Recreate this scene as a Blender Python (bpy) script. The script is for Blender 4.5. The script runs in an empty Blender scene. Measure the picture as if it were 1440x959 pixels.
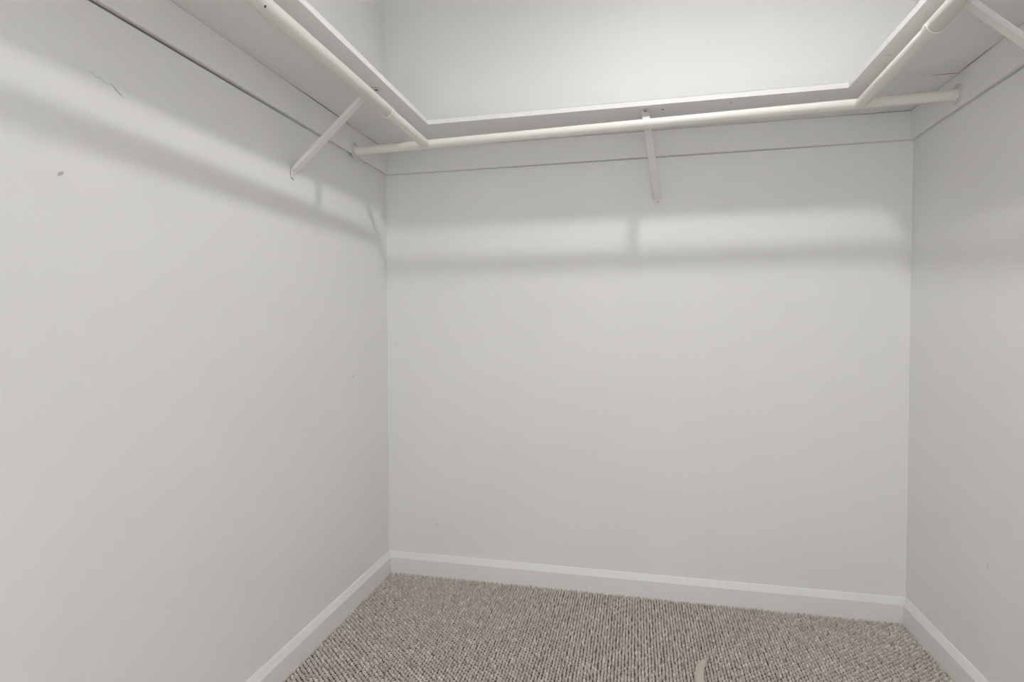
import bpy, bmesh, math, random
import numpy as np
from mathutils import Vector, Matrix

# ------------------------------------------------------------------ camera, world, exposure
scene = bpy.context.scene
COL = scene.collection
random.seed(7)

W = 1.8634          # room width between the side walls
ZS = 1.700          # underside of the shelves
SD = 0.2766         # shelf depth
FRONT = -2.95       # inner face of the wall with the doorway
CEIL = 2.46

cam_data = bpy.data.cameras.new('camera')
cam = bpy.data.objects.new('camera', cam_data)
COL.objects.link(cam)
yaw, pitch, roll = -0.24097, -0.02861, -0.00401
fwd = Vector((math.sin(yaw) * math.cos(pitch), math.cos(yaw) * math.cos(pitch), math.sin(pitch)))
rgt = Vector((math.cos(yaw), -math.sin(yaw), 0))
upv = rgt.cross(fwd)
cx_ = rgt * math.cos(roll) + upv * math.sin(roll)
cy_ = -rgt * math.sin(roll) + upv * math.cos(roll)
m3 = Matrix((cx_, cy_, -fwd)).transposed()
cam.matrix_world = Matrix.Translation((0.9794, -2.2840, 1.0046)) @ m3.to_4x4()
cam_data.sensor_fit = 'HORIZONTAL'
cam_data.sensor_width = 36.0
cam_data.lens = 849.94 / 1440 * 36.0
cam_data.shift_x = (720 - 685.53) / 1440
cam_data.shift_y = (481.23 - 479.5) / 1440
cam_data.clip_start = 0.02
scene.camera = cam

world = bpy.data.worlds.new('world')
scene.world = world
world.use_nodes = True
bgn = world.node_tree.nodes['Background']
bgn.inputs[0].default_value = (1.0, 1.0, 0.995, 1)
bgn.inputs[1].default_value = 2.8

LAMP_POWER = 222.0       # emission strength of the round ceiling downlight
LAMP = Vector((1.12, -0.945, CEIL))
LAMP_R = 0.070

vs = scene.view_settings
vs.view_transform = 'Standard'
vs.look = 'None'
vs.gamma = 1.0
vs.use_curve_mapping = False
vs.exposure = 0.0

# ------------------------------------------------------------------ materials
def new_mat(name):
    m = bpy.data.materials.new(name)
    m.use_nodes = True
    nt = m.node_tree
    return m, nt, nt.nodes['Principled BSDF']

def paint(name, col, rough=0.6, bump=0.0, scale=120.0, blotch=0.03, marks=(), detail=3.0):
    m, nt, b = new_mat(name)
    N, L = nt.nodes, nt.links
    geo = N.new('ShaderNodeNewGeometry')
    no = N.new('ShaderNodeTexNoise'); no.inputs['Scale'].default_value = 3.0
    no.inputs['Detail'].default_value = 4.0
    L.new(geo.outputs['Position'], no.inputs['Vector'])
    mx = N.new('ShaderNodeMix'); mx.data_type = 'RGBA'
    mx.inputs[6].default_value = (*[c * (1 - blotch) for c in col], 1)
    mx.inputs[7].default_value = (*[min(1, c * (1 + blotch)) for c in col], 1)
    L.new(no.outputs['Fac'], mx.inputs[0])
    cur = mx.outputs[2]
    for (cen, rad, rot, mc, st, *wb) in marks:
        mp = N.new('ShaderNodeMapping'); mp.vector_type = 'TEXTURE'
        mp.inputs['Location'].default_value = cen
        mp.inputs['Rotation'].default_value = rot
        mp.inputs['Scale'].default_value = rad
        wob = N.new('ShaderNodeTexNoise'); wob.inputs['Scale'].default_value = 60.0
        L.new(geo.outputs['Position'], wob.inputs['Vector'])
        sub = N.new('ShaderNodeVectorMath'); sub.operation = 'SUBTRACT'
        sub.inputs[1].default_value = (0.5, 0.5, 0.5)
        L.new(wob.outputs['Color'], sub.inputs[0])
        sc = N.new('ShaderNodeVectorMath'); sc.operation = 'SCALE'
        sc.inputs['Scale'].default_value = wb[0] if wb else 0.012
        L.new(sub.outputs[0], sc.inputs[0])
        ad = N.new('ShaderNodeVectorMath'); ad.operation = 'ADD'
        L.new(geo.outputs['Position'], ad.inputs[0]); L.new(sc.outputs[0], ad.inputs[1])
        L.new(ad.outputs[0], mp.inputs['Vector'])
        ln = N.new('ShaderNodeVectorMath'); ln.operation = 'LENGTH'
        L.new(mp.outputs[0], ln.inputs[0])
        mr = N.new('ShaderNodeMapRange')
        mr.inputs[1].default_value = 0.35; mr.inputs[2].default_value = 1.0
        mr.inputs[3].default_value = st; mr.inputs[4].default_value = 0.0
        L.new(ln.outputs['Value'], mr.inputs[0])
        k = N.new('ShaderNodeMix'); k.data_type = 'RGBA'
        k.inputs[7].default_value = (*mc, 1)
        L.new(mr.outputs[0], k.inputs[0]); L.new(cur, k.inputs[6])
        cur = k.outputs[2]
    L.new(cur, b.inputs['Base Color'])
    b.inputs['Roughness'].default_value = rough
    b.inputs['Specular IOR Level'].default_value = 0.35
    if bump > 0:
        n2 = N.new('ShaderNodeTexNoise'); n2.inputs['Scale'].default_value = scale
        n2.inputs['Detail'].default_value = detail
        L.new(geo.outputs['Position'], n2.inputs['Vector'])
        bp = N.new('ShaderNodeBump'); bp.inputs['Strength'].default_value = bump
        bp.inputs['Distance'].default_value = 0.002
        L.new(n2.outputs['Fac'], bp.inputs['Height'])
        L.new(bp.outputs['Normal'], b.inputs['Normal'])
    return m

WALLC = (0.86, 0.856, 0.842)
DK = (0.22, 0.21, 0.19)
GR = (0.45, 0.44, 0.41)
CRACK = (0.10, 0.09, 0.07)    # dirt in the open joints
M = {}
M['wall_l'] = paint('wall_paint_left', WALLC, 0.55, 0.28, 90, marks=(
    ((0, -1.4266, 1.2726), (1, 0.010, 0.004), (0.6, 0, 0), DK, 0.6, 0.008),
    ((0, -1.3022, 1.4615), (1, 0.022, 0.0022), (-0.45, 0, 0), DK, 0.55),
    ((0, -1.3422, 1.4700), (1, 0.040, 0.0018), (-0.15, 0, 0), GR, 0.35),
    ((0, -0.3067, 0.821), (1, 0.004, 0.004), (0, 0, 0), DK, 0.9, 0.002),
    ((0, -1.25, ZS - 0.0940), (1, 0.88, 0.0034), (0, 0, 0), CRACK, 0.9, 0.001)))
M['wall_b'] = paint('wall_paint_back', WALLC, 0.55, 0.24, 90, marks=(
    ((0.208, 0, 0.204), (0.018, 1, 0.006), (0, 0.3, 0), GR, 0.25),
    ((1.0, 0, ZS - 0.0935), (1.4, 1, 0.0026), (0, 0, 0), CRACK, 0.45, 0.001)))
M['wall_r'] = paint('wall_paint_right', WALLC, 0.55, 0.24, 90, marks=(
    ((W, -0.477, 0.379), (1, 0.004, 0.012), (0, 0, 0), GR, 0.4),
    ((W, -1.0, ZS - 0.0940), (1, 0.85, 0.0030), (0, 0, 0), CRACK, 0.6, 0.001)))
M['wall'] = paint('wall_paint', WALLC, 0.6, 0.2, 90)
M['trim'] = paint('trim_paint', (0.85, 0.845, 0.825), 0.4, 0.03, 40, 0.015)
M['base'] = paint('baseboard_paint', (0.86, 0.855, 0.84), 0.38, 0.02, 40, 0.015)
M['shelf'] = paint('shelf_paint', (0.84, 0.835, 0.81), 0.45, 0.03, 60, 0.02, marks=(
    ((1.2671, -0.2375, ZS), (0.002, 0.014, 1), (0, 0, -0.25), DK, 0.6),
    ((1.6135, -0.4947, ZS), (0.016, 0.0025, 1), (0, 0, 0.2), DK, 0.6),
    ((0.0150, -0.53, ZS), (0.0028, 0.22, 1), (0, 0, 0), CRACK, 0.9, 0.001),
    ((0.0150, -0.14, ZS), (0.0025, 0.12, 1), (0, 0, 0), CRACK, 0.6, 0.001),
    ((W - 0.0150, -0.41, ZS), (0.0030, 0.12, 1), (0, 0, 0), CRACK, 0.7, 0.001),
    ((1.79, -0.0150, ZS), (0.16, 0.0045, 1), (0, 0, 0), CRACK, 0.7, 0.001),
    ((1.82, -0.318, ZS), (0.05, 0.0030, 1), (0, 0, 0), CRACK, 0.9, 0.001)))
M['rod'] = paint('rod_enamel', (0.84, 0.825, 0.78), 0.32, 0.0)
M['flange'] = paint('flange_enamel', (0.70, 0.69, 0.65), 0.45, 0.02, 80, 0.04)
M['metal'] = paint('bracket_enamel', (0.82, 0.81, 0.78), 0.38, 0.02, 80, 0.02)
M['dark'] = paint('dark_steel', (0.06, 0.055, 0.05), 0.6)  # near-black steel of the rivet and the dark screw heads
M['rust'] = paint('rusty_steel', (0.16, 0.085, 0.05), 0.8, 0.1, 300, 0.3)
M['screw'] = paint('painted_screw', (0.62, 0.61, 0.58), 0.4)
M['strip'] = paint('pale_strip', (0.58, 0.535, 0.46), 0.7, 0.1, 200, 0.08)
M['ceramic'] = paint('porcelain', (0.85, 0.85, 0.83), 0.25)

m, nt, b = new_mat('bulb_glow'); M['bulb'] = m
b.inputs['Base Color'].default_value = (1, 1, 1, 1)
b.inputs['Emission Color'].default_value = (1.0, 0.99, 0.985, 1)
b.inputs['Emission Strength'].default_value = LAMP_POWER

m, nt, b = new_mat('carpet_backing'); M['backing'] = m
b.inputs['Base Color'].default_value = (0.10, 0.078, 0.062, 1)
b.inputs['Roughness'].default_value = 0.95

m, nt, b = new_mat('carpet_yarn'); M['yarn'] = m
at = nt.nodes.new('ShaderNodeAttribute'); at.attribute_name = 'yarn'
nz = nt.nodes.new('ShaderNodeTexNoise'); nz.inputs['Scale'].default_value = 900
gg = nt.nodes.new('ShaderNodeNewGeometry')
nt.links.new(gg.outputs['Position'], nz.inputs['Vector'])
mm = nt.nodes.new('ShaderNodeMix'); mm.data_type = 'RGBA'; mm.blend_type = 'MULTIPLY'
mm.inputs[0].default_value = 0.25
nt.links.new(at.outputs['Color'], mm.inputs[6]); nt.links.new(nz.outputs['Color'], mm.inputs[7])
hs = nt.nodes.new('ShaderNodeHueSaturation'); hs.inputs['Saturation'].default_value = 0.9
nt.links.new(mm.outputs[2], hs.inputs['Color'])
nt.links.new(hs.outputs[0], b.inputs['Base Color'])
b.inputs['Roughness'].default_value = 0.9
b.inputs['Sheen Weight'].default_value = 0.15

# ------------------------------------------------------------------ helpers
def link(name, bm, mat, parent=None, smooth=False, origin=None):
    bmesh.ops.recalc_face_normals(bm, faces=bm.faces)
    me = bpy.data.meshes.new(name)
    if origin is None:
        xs = [v.co for v in bm.verts]
        mn = Vector([min(c[i] for c in xs) for i in range(3)])
        mxv = Vector([max(c[i] for c in xs) for i in range(3)])
        origin = Vector(((mn.x + mxv.x) / 2, (mn.y + mxv.y) / 2, mn.z))
    origin = Vector(origin)
    for v in bm.verts: v.co -= origin
    bm.to_mesh(me); bm.free()
    if smooth:
        for p in me.polygons: p.use_smooth = True
        me.set_sharp_from_angle(angle=math.radians(40))
    me.materials.append(mat)
    o = bpy.data.objects.new(name, me)
    COL.objects.link(o)
    if parent is not None:
        o.parent = parent
        o.location = origin - parent.location
    else:
        o.location = origin
    return o

def thing(name, label, cat, loc, group=None):
    o = bpy.data.objects.new(name, None)
    o.empty_display_size = 0.05
    COL.objects.link(o); o.location = loc
    return tag(o, label, cat, group)

def tag(o, label=None, cat=None, group=None, kind=None):
    if label: o['label'] = label
    if cat: o['category'] = cat
    if group: o['group'] = group
    if kind: o['kind'] = kind
    return o

def box(bm, x0, x1, y0, y1, z0, z1):
    vs_ = [bm.verts.new(c) for c in ((x0,y0,z0),(x1,y0,z0),(x1,y1,z0),(x0,y1,z0),(x0,y0,z1),(x1,y0,z1),(x1,y1,z1),(x0,y1,z1))]
    for f in ((0,3,2,1),(4,5,6,7),(0,1,5,4),(1,2,6,5),(2,3,7,6),(3,0,4,7)):
        bm.faces.new([vs_[i] for i in f])
    return vs_

def prism(bm, prof, A, B, U, V=Vector((0, 0, 1))):
    """sweep a 2D profile (u,v) from A to B"""
    A, B, U = Vector(A), Vector(B), Vector(U)
    ra = [bm.verts.new(A + U * u + V * v) for u, v in prof]
    rb = [bm.verts.new(B + U * u + V * v) for u, v in prof]
    n = len(prof)
    for i in range(n):
        j = (i + 1) % n
        bm.faces.new((ra[i], ra[j], rb[j], rb[i]))
    bm.faces.new(ra); bm.faces.new(rb[::-1])

def frame(d):
    d = Vector(d).normalized()
    a = Vector((0, 0, 1)) if abs(d.z) < 0.9 else Vector((1, 0, 0))
    u = d.cross(a).normalized()
    return u, d.cross(u).normalized(), d

def lathe(bm, P, D, prof, seg=32, closed=True):
    """revolve (distance along D, radius) pairs about the axis P,D"""
    u, v, d = frame(D); P = Vector(P)
    rings = []
    for t, r in prof:
        if r < 1e-6:
            rings.append([bm.verts.new(P + d * t)])
        else:
            rings.append([bm.verts.new(P + d * t + (u * math.cos(a) + v * math.sin(a)) * r)
                          for a in [2 * math.pi * k / seg for k in range(seg)]])
    for a, b_ in zip(rings, rings[1:]):
        for k in range(seg):
            k2 = (k + 1) % seg
            if len(a) == 1 and len(b_) == 1: continue
            if len(a) == 1: bm.faces.new((a[0], b_[k], b_[k2]))
            elif len(b_) == 1: bm.faces.new((a[k], b_[0], a[k2]))
            else: bm.faces.new((a[k], b_[k], b_[k2], a[k2]))
    if closed:
        for r_ in (rings[0], rings[-1]):
            if len(r_) > 2: bm.faces.new(r_)

def ribbon(bm, pts, wdir, halfw, th):
    """strap of thickness th along 3D pts; halfw scalar or per point; wdir width direction"""
    pts = [Vector(p) for p in pts]; wdir = Vector(wdir).normalized()
    n = len(pts)
    hw = halfw if isinstance(halfw, (list, tuple)) else [halfw] * n
    rows = []
    for i, p in enumerate(pts):
        t = (pts[min(i + 1, n - 1)] - pts[max(i - 1, 0)]).normalized()
        w = (wdir - t * t.dot(wdir)).normalized()
        nn = t.cross(w).normalized()
        h = max(hw[i], 1e-4); tq = th[i] if isinstance(th, (list, tuple)) else th
        rows.append([bm.verts.new(p + w * (s * h) + nn * (q * tq / 2)) for s, q in ((-1, -1), (1, -1), (1, 1), (-1, 1))])
    for a, b_ in zip(rows, rows[1:]):
        for k in range(4):
            k2 = (k + 1) % 4
            bm.faces.new((a[k], a[k2], b_[k2], b_[k]))
    bm.faces.new(rows[0][::-1]); bm.faces.new(rows[-1])

def bevel(bm, off, seg=2):
    bmesh.ops.bevel(bm, geom=list(bm.edges), offset=off, segments=seg, affect='EDGES', profile=0.5)

# ------------------------------------------------------------------ the room
T = 0.10
ZF = -0.008     # carpet backing level; loop tops come to about z = 0
def shell(name, mat, boxes):
    bm = bmesh.new()
    for bb in boxes: box(bm, *bb)
    return tag(link(name, bm, mat), kind='structure')

shell('floor', M['backing'], [(-T, W + T, FRONT - T, T, ZF - 0.08, ZF)])
shell('ceiling', M['wall'], [(-T, W + T, FRONT - T, T, CEIL, CEIL + 0.08)])
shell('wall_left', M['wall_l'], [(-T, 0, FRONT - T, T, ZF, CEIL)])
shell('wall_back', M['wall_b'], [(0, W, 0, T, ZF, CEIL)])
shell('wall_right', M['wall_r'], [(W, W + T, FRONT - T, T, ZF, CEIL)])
DX0, DX1, DH = 0.45, 1.45, 2.05
shell('wall_front', M['wall'], [(0, DX0, FRONT - T, FRONT, ZF, CEIL), (DX1, W, FRONT - T, FRONT, ZF, CEIL),
                                (DX0, DX1, FRONT - T, FRONT, DH, CEIL)])

# baseboards: flat face, stepped and rounded top
BT, BH = 0.0125, 0.0833
bprof = [(0, ZF), (BT, ZF), (BT, 0.0600), (BT - 0.0010, 0.0622), (BT - 0.0042, 0.0700), (BT - 0.0048, 0.0708), (BT - 0.0052, 0.0722),
         (BT - 0.0088, 0.0805), (0.0022, BH - 0.0006), (0.0008, BH), (0, BH)]
def baseboard(name, A, B, U):
    bm = bmesh.new(); prism(bm, bprof, A, B, U)
    return tag(link(name, bm, M['base']), kind='structure')
baseboard('baseboard_back', (0, 0, 0), (W, 0, 0), (0, -1, 0))
baseboard('baseboard_left', (0, -BT + 0.004, 0), (0, FRONT, 0), (1, 0, 0))
baseboard('baseboard_right', (W, -BT - 0.0026, 0), (W, FRONT, 0), (-1, 0, 0))
baseboard('baseboard_front_left', (BT, FRONT, 0), (DX0 - 0.06, FRONT, 0), (0, 1, 0))
baseboard('baseboard_front_right', (DX1 + 0.06, FRONT, 0), (W - BT, FRONT, 0), (0, 1, 0))
# door casing round the opening behind the camera
bm = bmesh.new()
box(bm, DX0 - 0.06, DX0, FRONT, FRONT + 0.015, ZF, DH + 0.06)
box(bm, DX1, DX1 + 0.06, FRONT, FRONT + 0.015, ZF, DH + 0.06)
box(bm, DX0, DX1, FRONT, FRONT + 0.015, DH, DH + 0.06)
tag(link('trim_1', bm, M['base']), kind='structure')

# ------------------------------------------------------------------ shelf cleats (1x4 boards on the walls)
CT, CH = 0.014, 0.0924
SIDE_END = FRONT + 0.60
def cleat(A, B, U, label, gap, gh):
    bm = bmesh.new()
    z0 = ZS - CH
    prof = [(0.0, z0 + gh), (gap, z0 + 0.0004), (CT - 0.001, z0), (CT, z0 + 0.001), (CT, ZS - 0.0012), (CT - 0.001, ZS - 0.0004), (0, ZS - 0.0004)]
    prism(bm, prof, A, B, U)
    return tag(link('shelf_cleat', bm, M['trim']), label, 'cleat', 'cleats under the shelves')
cleat((0, 0, 0), (W, 0, 0), (0, -1, 0), 'long white painted cleat board on the back wall under the shelf', 0.002, 0.004)
cleat((0, -CT + 0.0005, 0), (0, SIDE_END, 0), (1, 0, 0), 'white painted cleat board on the left wall with dark gap along its lower edge', 0.006, 0.014)
cleat((W, -CT + 0.0005, 0), (W, SIDE_END, 0), (-1, 0, 0), 'white painted cleat board on the right wall carrying the shelf', 0.004, 0.008)

# ------------------------------------------------------------------ shelves
ST = 0.0165
SEAM = -0.318
def board(outline, label):
    bm = bmesh.new()
    lo = [bm.verts.new((x, y, ZS)) for x, y in outline]
    hi = [bm.verts.new((x, y, ZS + ST)) for x, y in outline]
    n = len(outline)
    for i in range(n):
        j = (i + 1) % n
        bm.faces.new((lo[i], lo[j], hi[j], hi[i]))
    bm.faces.new(lo[::-1]); bm.faces.new(hi)
    bmesh.ops.bevel(bm, geom=list(bm.edges), offset=0.0008, segments=1, affect='EDGES')
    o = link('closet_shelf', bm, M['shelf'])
    return tag(o, label, 'shelf', 'painted closet shelves')
back_shelf = board([(0, 0), (0, SEAM), (SD, SEAM), (SD, -SD), (W - SD, -SD), (W - SD, SEAM), (W, SEAM), (W, 0)],
      'white painted shelf board along the back wall over the middle bracket')
board([(0, SEAM - 0.0012), (0, SIDE_END), (SD, SIDE_END), (SD, SEAM - 0.0003)], 'white painted shelf board along the left wall')
board([(W, SEAM - 0.0018), (W - SD, SEAM - 0.0003), (W - SD, SIDE_END), (W, SIDE_END)], 'white painted shelf board along the right wall')
# old rusty screw hole beside the middle bracket
bm = bmesh.new()
lathe(bm, (1.0615, -0.2258, ZS + 0.0005), (0, 0, -1), [(0, 0.0045), (0.001, 0.0045), (0.0014, 0.003), (0.0014, 0)], 12)
o = link('screw_head', bm, M['rust'], back_shelf); o['label'] = 'rusty brown screw head in the shelf underside'

# ------------------------------------------------------------------ rods
RB0 = Vector((CT, -0.302, 1.6205)); RB1 = Vector((W - CT, -0.312, 1.6425))
def on_back(x):
    t = (x - RB0.x) / (RB1.x - RB0.x)
    return RB0.lerp(RB1, t)
R_BACK = 0.0150
R_IN, R_OUT = 0.0156, 0.0182

bm = bmesh.new()
d = (RB1 - RB0)
lathe(bm, RB0 + d.normalized() * 0.004, d, [(0, R_BACK), (d.length - 0.008, R_BACK)], 32)
tag(link('closet_rod', bm, M['rod'], smooth=True), 'long white closet rod spanning the back from side wall to side wall', 'closet rod', 'white closet rods')

def side_rod(P0, P1, step, label, rivet=None):
    """P0 at the back rod, P1 towards the doorway; thin tube slides into a wider one at `step` (distance)"""
    d = (P1 - P0); Lr = d.length; dn = d.normalized()
    t = thing('closet_rod', label, 'closet rod', P0.copy(), 'white closet rods')
    bm = bmesh.new()
    # rounded end that laps onto the back rod
    prof = [(-0.0135, 0.0)] + [(-0.0135 + 0.010 * (1 - math.cos(a)), 0.004 + (R_IN - 0.004) * math.sin(a)) for a in [math.pi / 2 * k / 5 for k in range(6)]]
    prof += [(step + 0.10, R_IN)]
    lathe(bm, P0, d, prof, 32)
    link('inner_tube', bm, M['rod'], t, True)
    bm = bmesh.new()
    lathe(bm, P0, d, [(step, R_IN + 0.0002), (step - 0.0004, R_OUT - 0.0006), (step + 0.0006, R_OUT), (Lr, R_OUT), (Lr, 0.0)], 32, closed=False)
    link('outer_tube', bm, M['rod'], t, True)
    if rivet:
        bm = bmesh.new()
        u = Vector(rivet[1]).normalized()
        lathe(bm, P0 + dn * rivet[0] + u * (R_OUT - 0.0005), u, [(0, 0.003), (0.001, 0.0024), (0.0012, 0)], 10)
        link('rivet', bm, M['dark'], t)
    return t
pl = on_back(0.281)
LR0, LR1 = Vector((0.2810, pl.y - 0.0225, pl.z - 0.0025)), Vector((0.2710, FRONT + 0.67, 1.633))
side_rod(LR0, LR1, 0.295, 'white telescoping closet rod beside the left wall', (0.92, (0.6, 0, -0.55)))
pr = on_back(1.605)
RR0, RR1 = Vector((1.6045, pr.y - 0.0225, pr.z - 0.0030)), Vector((1.5590, FRONT + 0.67, 1.635))
side_rod(RR0, RR1, 0.440, 'white telescoping closet rod beside the right wall')
def on_line(A, B, y):
    return A.lerp(B, (y - A.y) / (B.y - A.y))

def flange(P, D, label, up):
    t = thing('rod_flange', label, 'rod flange', P.copy(), 'round flanges of the back rod')
    bm = bmesh.new()
    lathe(bm, P, D, [(0, 0.0285), (0.0022, 0.0285), (0.0034, 0.0272), (0.0038, 0.0245), (0.0038, 0.0)], 36)
    link('plate', bm, M['flange'], t, True)
    bm = bmesh.new()
    r0 = R_BACK + 0.0004
    lathe(bm, P, D, [(0.0036, r0), (0.0036, r0 + 0.0022), (0.0120, r0 + 0.0018), (0.0124, r0 + 0.0010), (0.0120, r0), (0.0036, r0)], 36, closed=False)
    link('socket', bm, M['metal'], t, True)
    for sgn in (-1, 1):
        bm = bmesh.new()
        off = Vector((0, 0.0215 * sgn * 0.45, 0.0195 * sgn))
        lathe(bm, P + off + Vector(D).normalized() * 0.0034, D, [(0, 0.0028), (0.0010, 0.0024), (0.0013, 0)], 12)
        link('screw', bm, M['dark'] if sgn > 0 else M['screw'], t)
    return t
flange(Vector((CT - 0.0003, RB0.y, RB0.z)), (1, 0, 0), 'small round white rod flange screwed to the left cleat', 1)
flange(Vector((W - CT + 0.0003, RB1.y, RB1.z)), (-1, 0, 0), 'small round white rod flange screwed to the right cleat', 1)

# ------------------------------------------------------------------ shelf-and-rod brackets
def bracket(F, TAB, rodc, rr, out, along, label):
    """F: screw point on the wall; TAB: bend under the shelf; rodc: rod centre at the hook; out: away from wall; along: width direction"""
    out, along = Vector(out), Vector(along)
    UP = Vector((0, 0, 1))
    F, TAB, rodc = Vector(F), Vector(TAB), Vector(rodc)
    t = thing('shelf_bracket', label, 'bracket', F.copy(), 'white steel shelf and rod brackets')
    hw, th = 0.0116, 0.0022
    # strut: flattened rounded foot on the wall, boxy diagonal, flat tab under the shelf
    pts, ws, ts = [], [], []
    def add(p, w, t_): pts.append(p); ws.append(w); ts.append(t_)
    r = hw
    for k in range(7):
        a = math.pi / 2 * k / 6
        add(F + UP * (-r * math.cos(a)) + out * (th / 2 + 0.0024), r * math.sin(a), th)
    add(F + UP * 0.006 + out * (th / 2 + 0.0024), hw, th)
    A1 = F + UP * 0.010 + out * (th / 2 + 0.0028)
    B1 = TAB - UP * (th / 2 + 0.0004)
    dirv = (B1 - A1).normalized()
    add(A1, hw, th)
    add(A1 + dirv * 0.005, hw, 0.005)
    add(A1 + dirv * 0.012, hw, 0.009)
    add(A1 + dirv * 0.022, hw, 0.011)
    add(B1 - dirv * 0.040, hw, 0.011)
    add(B1 - dirv * 0.026, hw, 0.010)
    add(B1 - dirv * 0.014, hw, 0.004)
    add(B1 - dirv * 0.006, hw, th)
    add(B1 + out * 0.003, hw, th)
    for k in range(7):
        a = math.pi / 2 * k / 6
        q = 0.014 + r * math.sin(a)
        add(B1 + out * q - UP * (0.10 * q), r * math.cos(a), th)
    bm = bmesh.new(); ribbon(bm, pts, along, ws, ts)
    bmesh.ops.bevel(bm, geom=[e for e in bm.edges if e.is_manifold and e.calc_face_angle(0) > 1.2], offset=0.0007, segments=1, affect='EDGES')
    link('strut', bm, M['metal'], t, True)
    # hook: from the tab down the wall side of the rod, round its underside and up the front
    bm = bmesh.new()
    rc = rr + th / 2 + 0.0001
    start = B1 - UP * 0.0028 + out * 0.009
    hp = [start + UP * 0.0008, start - UP * 0.006 + out * 0.001]
    arc = []
    for k in range(21):
        a = math.radians(165 + (372 - 165) * k / 20)
        arc.append(rodc + out * (rc * math.cos(a)) + UP * (rc * math.sin(a)))
    pts = hp + arc
    ws = [hw] * len(pts)
    ws[-1] = hw * 0.45; ws[-2] = hw * 0.80; ws[-3] = hw * 0.95
    ribbon(bm, pts, along, ws, th)
    link('rod_hook', bm, M['metal'], t, True)
    # screws
    bm = bmesh.new()
    lathe(bm, F + out * (th + 0.0022), out, [(0, 0.0038), (0.0009, 0.0032), (0.0013, 0)], 14)
    link('screw', bm, M['screw'], t, True)
    bm = bmesh.new()
    lathe(bm, B1 + out * 0.0195 - UP * (th / 2 + 0.0017), -UP, [(0, 0.0055), (0.0010, 0.0046), (0.0012, 0)], 14)
    o = link('tab_screw', bm, M['dark'], t); o['label'] = 'dark screw head under the shelf'
    return t

b0 = on_back(1.0125)
bracket((1.0546, 0, 1.4465), (1.0065, -0.222, ZS), b0, R_BACK, (0, -1, 0), (1, 0, 0),
        'white steel bracket in the middle of the back wall holding shelf and rod')
bracket((0, -0.687, 1.4462), (0.218, -0.617, ZS), on_line(LR0, LR1, -0.634), R_OUT, (1, 0, 0), (0, 1, 0),
        'white steel bracket on the left wall holding shelf and rod')
bracket((W, -0.832, 1.4460), (W - 0.232, -0.792, ZS), on_line(RR0, RR1, -0.790), R_OUT, (-1, 0, 0), (0, 1, 0),
        'white steel bracket on the right wall holding shelf and rod')

# ------------------------------------------------------------------ ceiling light (above the picture)
lt = thing('ceiling_light', 'small round white ceiling downlight with a glowing flat lens', 'ceiling light', LAMP.copy())
bm = bmesh.new()
lathe(bm, LAMP, (0, 0, -1), [(0, LAMP_R + 0.022), (0.020, LAMP_R + 0.020), (0.026, LAMP_R + 0.015), (0.027, LAMP_R + 0.006), (0.024, LAMP_R + 0.003), (0.004, LAMP_R + 0.001)], 40, closed=False)
link('trim_ring', bm, M['ceramic'], lt, True)
bm = bmesh.new()
lathe(bm, LAMP, (0, 0, -1), [(0.0005, LAMP_R + 0.001), (0.006, LAMP_R + 0.001), (0.0075, LAMP_R * 0.9), (0.0080, 0)], 40)
link('lens', bm, M['bulb'], lt, True)

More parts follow.
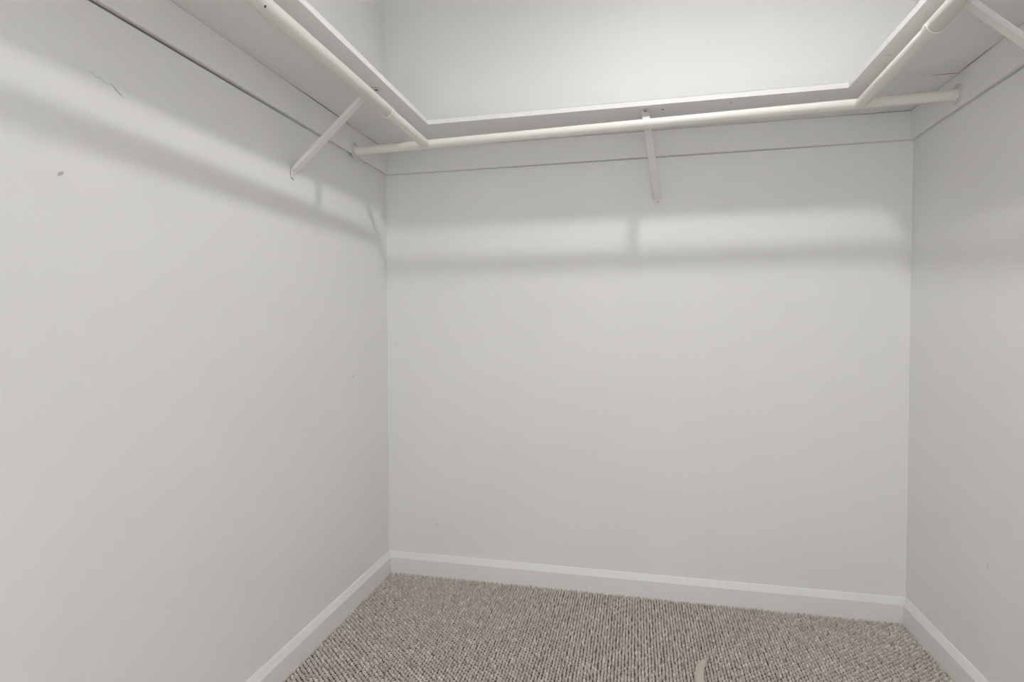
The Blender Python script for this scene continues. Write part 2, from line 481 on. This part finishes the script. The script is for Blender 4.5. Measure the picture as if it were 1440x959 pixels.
# ------------------------------------------------------------------ carpet: rows of looped yarn
def carpet():
    rng = np.random.default_rng(3)
    px, py = 0.0096, 0.0172
    xs = np.arange(0.004, W - 0.002, px)
    SEG = 8
    ang = np.arange(SEG) * 2 * np.pi / SEG
    unit = []
    for rz, rr in ((0.0, 1.0), (0.62, 0.86), (0.93, 0.45)):
        for a in ang: unit.append((np.cos(a) * rr, np.sin(a) * rr, rz))
    unit.append((0, 0, 1.0))
    unit = np.array(unit)
    faces = []
    for k in range(SEG):
        k2 = (k + 1) % SEG
        for q in (0, SEG):
            faces.append((q + k, q + k2, q + SEG + k2)); faces.append((q + k, q + SEG + k2, q + SEG + k))
        faces.append((2 * SEG + k, 2 * SEG + k2, 3 * SEG))
    faces = np.array(faces)
    cen = []
    for i, x in enumerate(xs):
        ys = np.arange(FRONT + 0.006, -0.004, py) + (py / 2 if i % 2 else 0) + rng.uniform(-0.001, 0.001)
        ys = ys[ys < -0.006]
        cen.append(np.stack([np.full(len(ys), x), ys], 1))
    cen = np.concatenate(cen)
    n = len(cen)
    cen += rng.normal(0, 0.0007, cen.shape)
    sx = 0.0047 * rng.uniform(0.90, 1.08, n); sy = 0.0073 * rng.uniform(0.90, 1.08, n)
    h = 0.0092 * rng.uniform(0.86, 1.06, n)
    rot = rng.normal(0.0, 0.12, n) + 0.06
    P = np.zeros((n, len(unit), 3))
    lx = unit[None, :, 0] * sx[:, None]; ly = unit[None, :, 1] * sy[:, None]
    c, s = np.cos(rot)[:, None], np.sin(rot)[:, None]
    P[:, :, 0] = cen[:, 0:1] + lx * c - ly * s
    P[:, :, 1] = cen[:, 1:2] + lx * s + ly * c - unit[None, :, 2] * 0.0012
    P[:, :, 2] = ZF - 0.0004 + unit[None, :, 2] * h[:, None]
    tones = np.array([(0.66, 0.595, 0.535), (0.74, 0.68, 0.615), (0.52, 0.45, 0.39), (0.82, 0.765, 0.70)])
    pick = rng.choice(4, n, p=[0.60, 0.26, 0.04, 0.10])
    colr = tones[pick] * rng.uniform(0.92, 1.08, (n, 1))
    me = bpy.data.meshes.new('carpet_pile')
    nv, nf = n * len(unit), n * len(faces)
    F = (faces[None] + (np.arange(n) * len(unit))[:, None, None]).reshape(-1)
    me.vertices.add(nv); me.vertices.foreach_set('co', P.reshape(-1))
    me.loops.add(nf * 3); me.loops.foreach_set('vertex_index', F.astype(np.int32))
    me.polygons.add(nf)
    me.polygons.foreach_set('loop_start', np.arange(0, nf * 3, 3, dtype=np.int32))
    me.polygons.foreach_set('use_smooth', np.ones(nf, dtype=bool))
    ca = me.color_attributes.new('yarn', 'FLOAT_COLOR', 'POINT')
    cv = np.ones((n, len(unit), 4)); cv[:, :, :3] = colr[:, None, :]
    ca.data.foreach_set('color', cv.reshape(-1))
    me.update(calc_edges=True); me.validate()
    me.materials.append(M['yarn'])
    o = bpy.data.objects.new('carpet_pile', me); COL.objects.link(o)
    tag(o, 'grey-brown flecked looped carpet pile covering the floor', 'carpet', kind='stuff')
carpet()

# ------------------------------------------------------------------ scrap on the carpet
bm = bmesh.new()
ctrl = [(1.1925, -0.392), (1.1850, -0.402), (1.1770, -0.418), (1.1690, -0.438), (1.1620, -0.462), (1.1580, -0.490), (1.1560, -0.520), (1.1560, -0.550), (1.1590, -0.580)]
wd = [0.0018, 0.0060, 0.0095, 0.0112, 0.0120, 0.0122, 0.0120, 0.0110, 0.0070]
pts = []
for i, (x, y) in enumerate(ctrl):
    pts.append(Vector((x, y, 0.0035 + 0.004 * math.sin(math.pi * i / 8))))
n = len(pts); rows = []
for i, p in enumerate(pts):
    t = (pts[min(i + 1, n - 1)] - pts[max(i - 1, 0)]).normalized()
    w = t.cross(Vector((0, 0, 1))).normalized()
    row = []
    for q, (s, zz) in enumerate(((-1, -0.0018), (-0.5, 0.0010), (0, 0.0020), (0.5, 0.0010), (1, -0.0018))):
        row.append(p + w * (s * wd[i]) + Vector((0, 0, zz)))
    rows.append((row, [c - Vector((0, 0, 0.0014)) for c in row]))
vv = [([bm.verts.new(c) for c in a], [bm.verts.new(c) for c in b_]) for a, b_ in rows]
for (a0, b0_), (a1, b1_) in zip(vv, vv[1:]):
    for q in range(4):
        bm.faces.new((a0[q], a0[q + 1], a1[q + 1], a1[q]))
        bm.faces.new((b0_[q], b1_[q], b1_[q + 1], b0_[q + 1]))
    bm.faces.new((a0[0], a1[0], b1_[0], b0_[0])); bm.faces.new((a0[4], b0_[4], b1_[4], a1[4]))
for a, b_ in (vv[0], vv[-1]):
    bm.faces.new(a + b_[::-1])
tag(link('curled_strip', bm, M['strip'], smooth=True), 'pale beige curled strip lying on the carpet', 'strip')
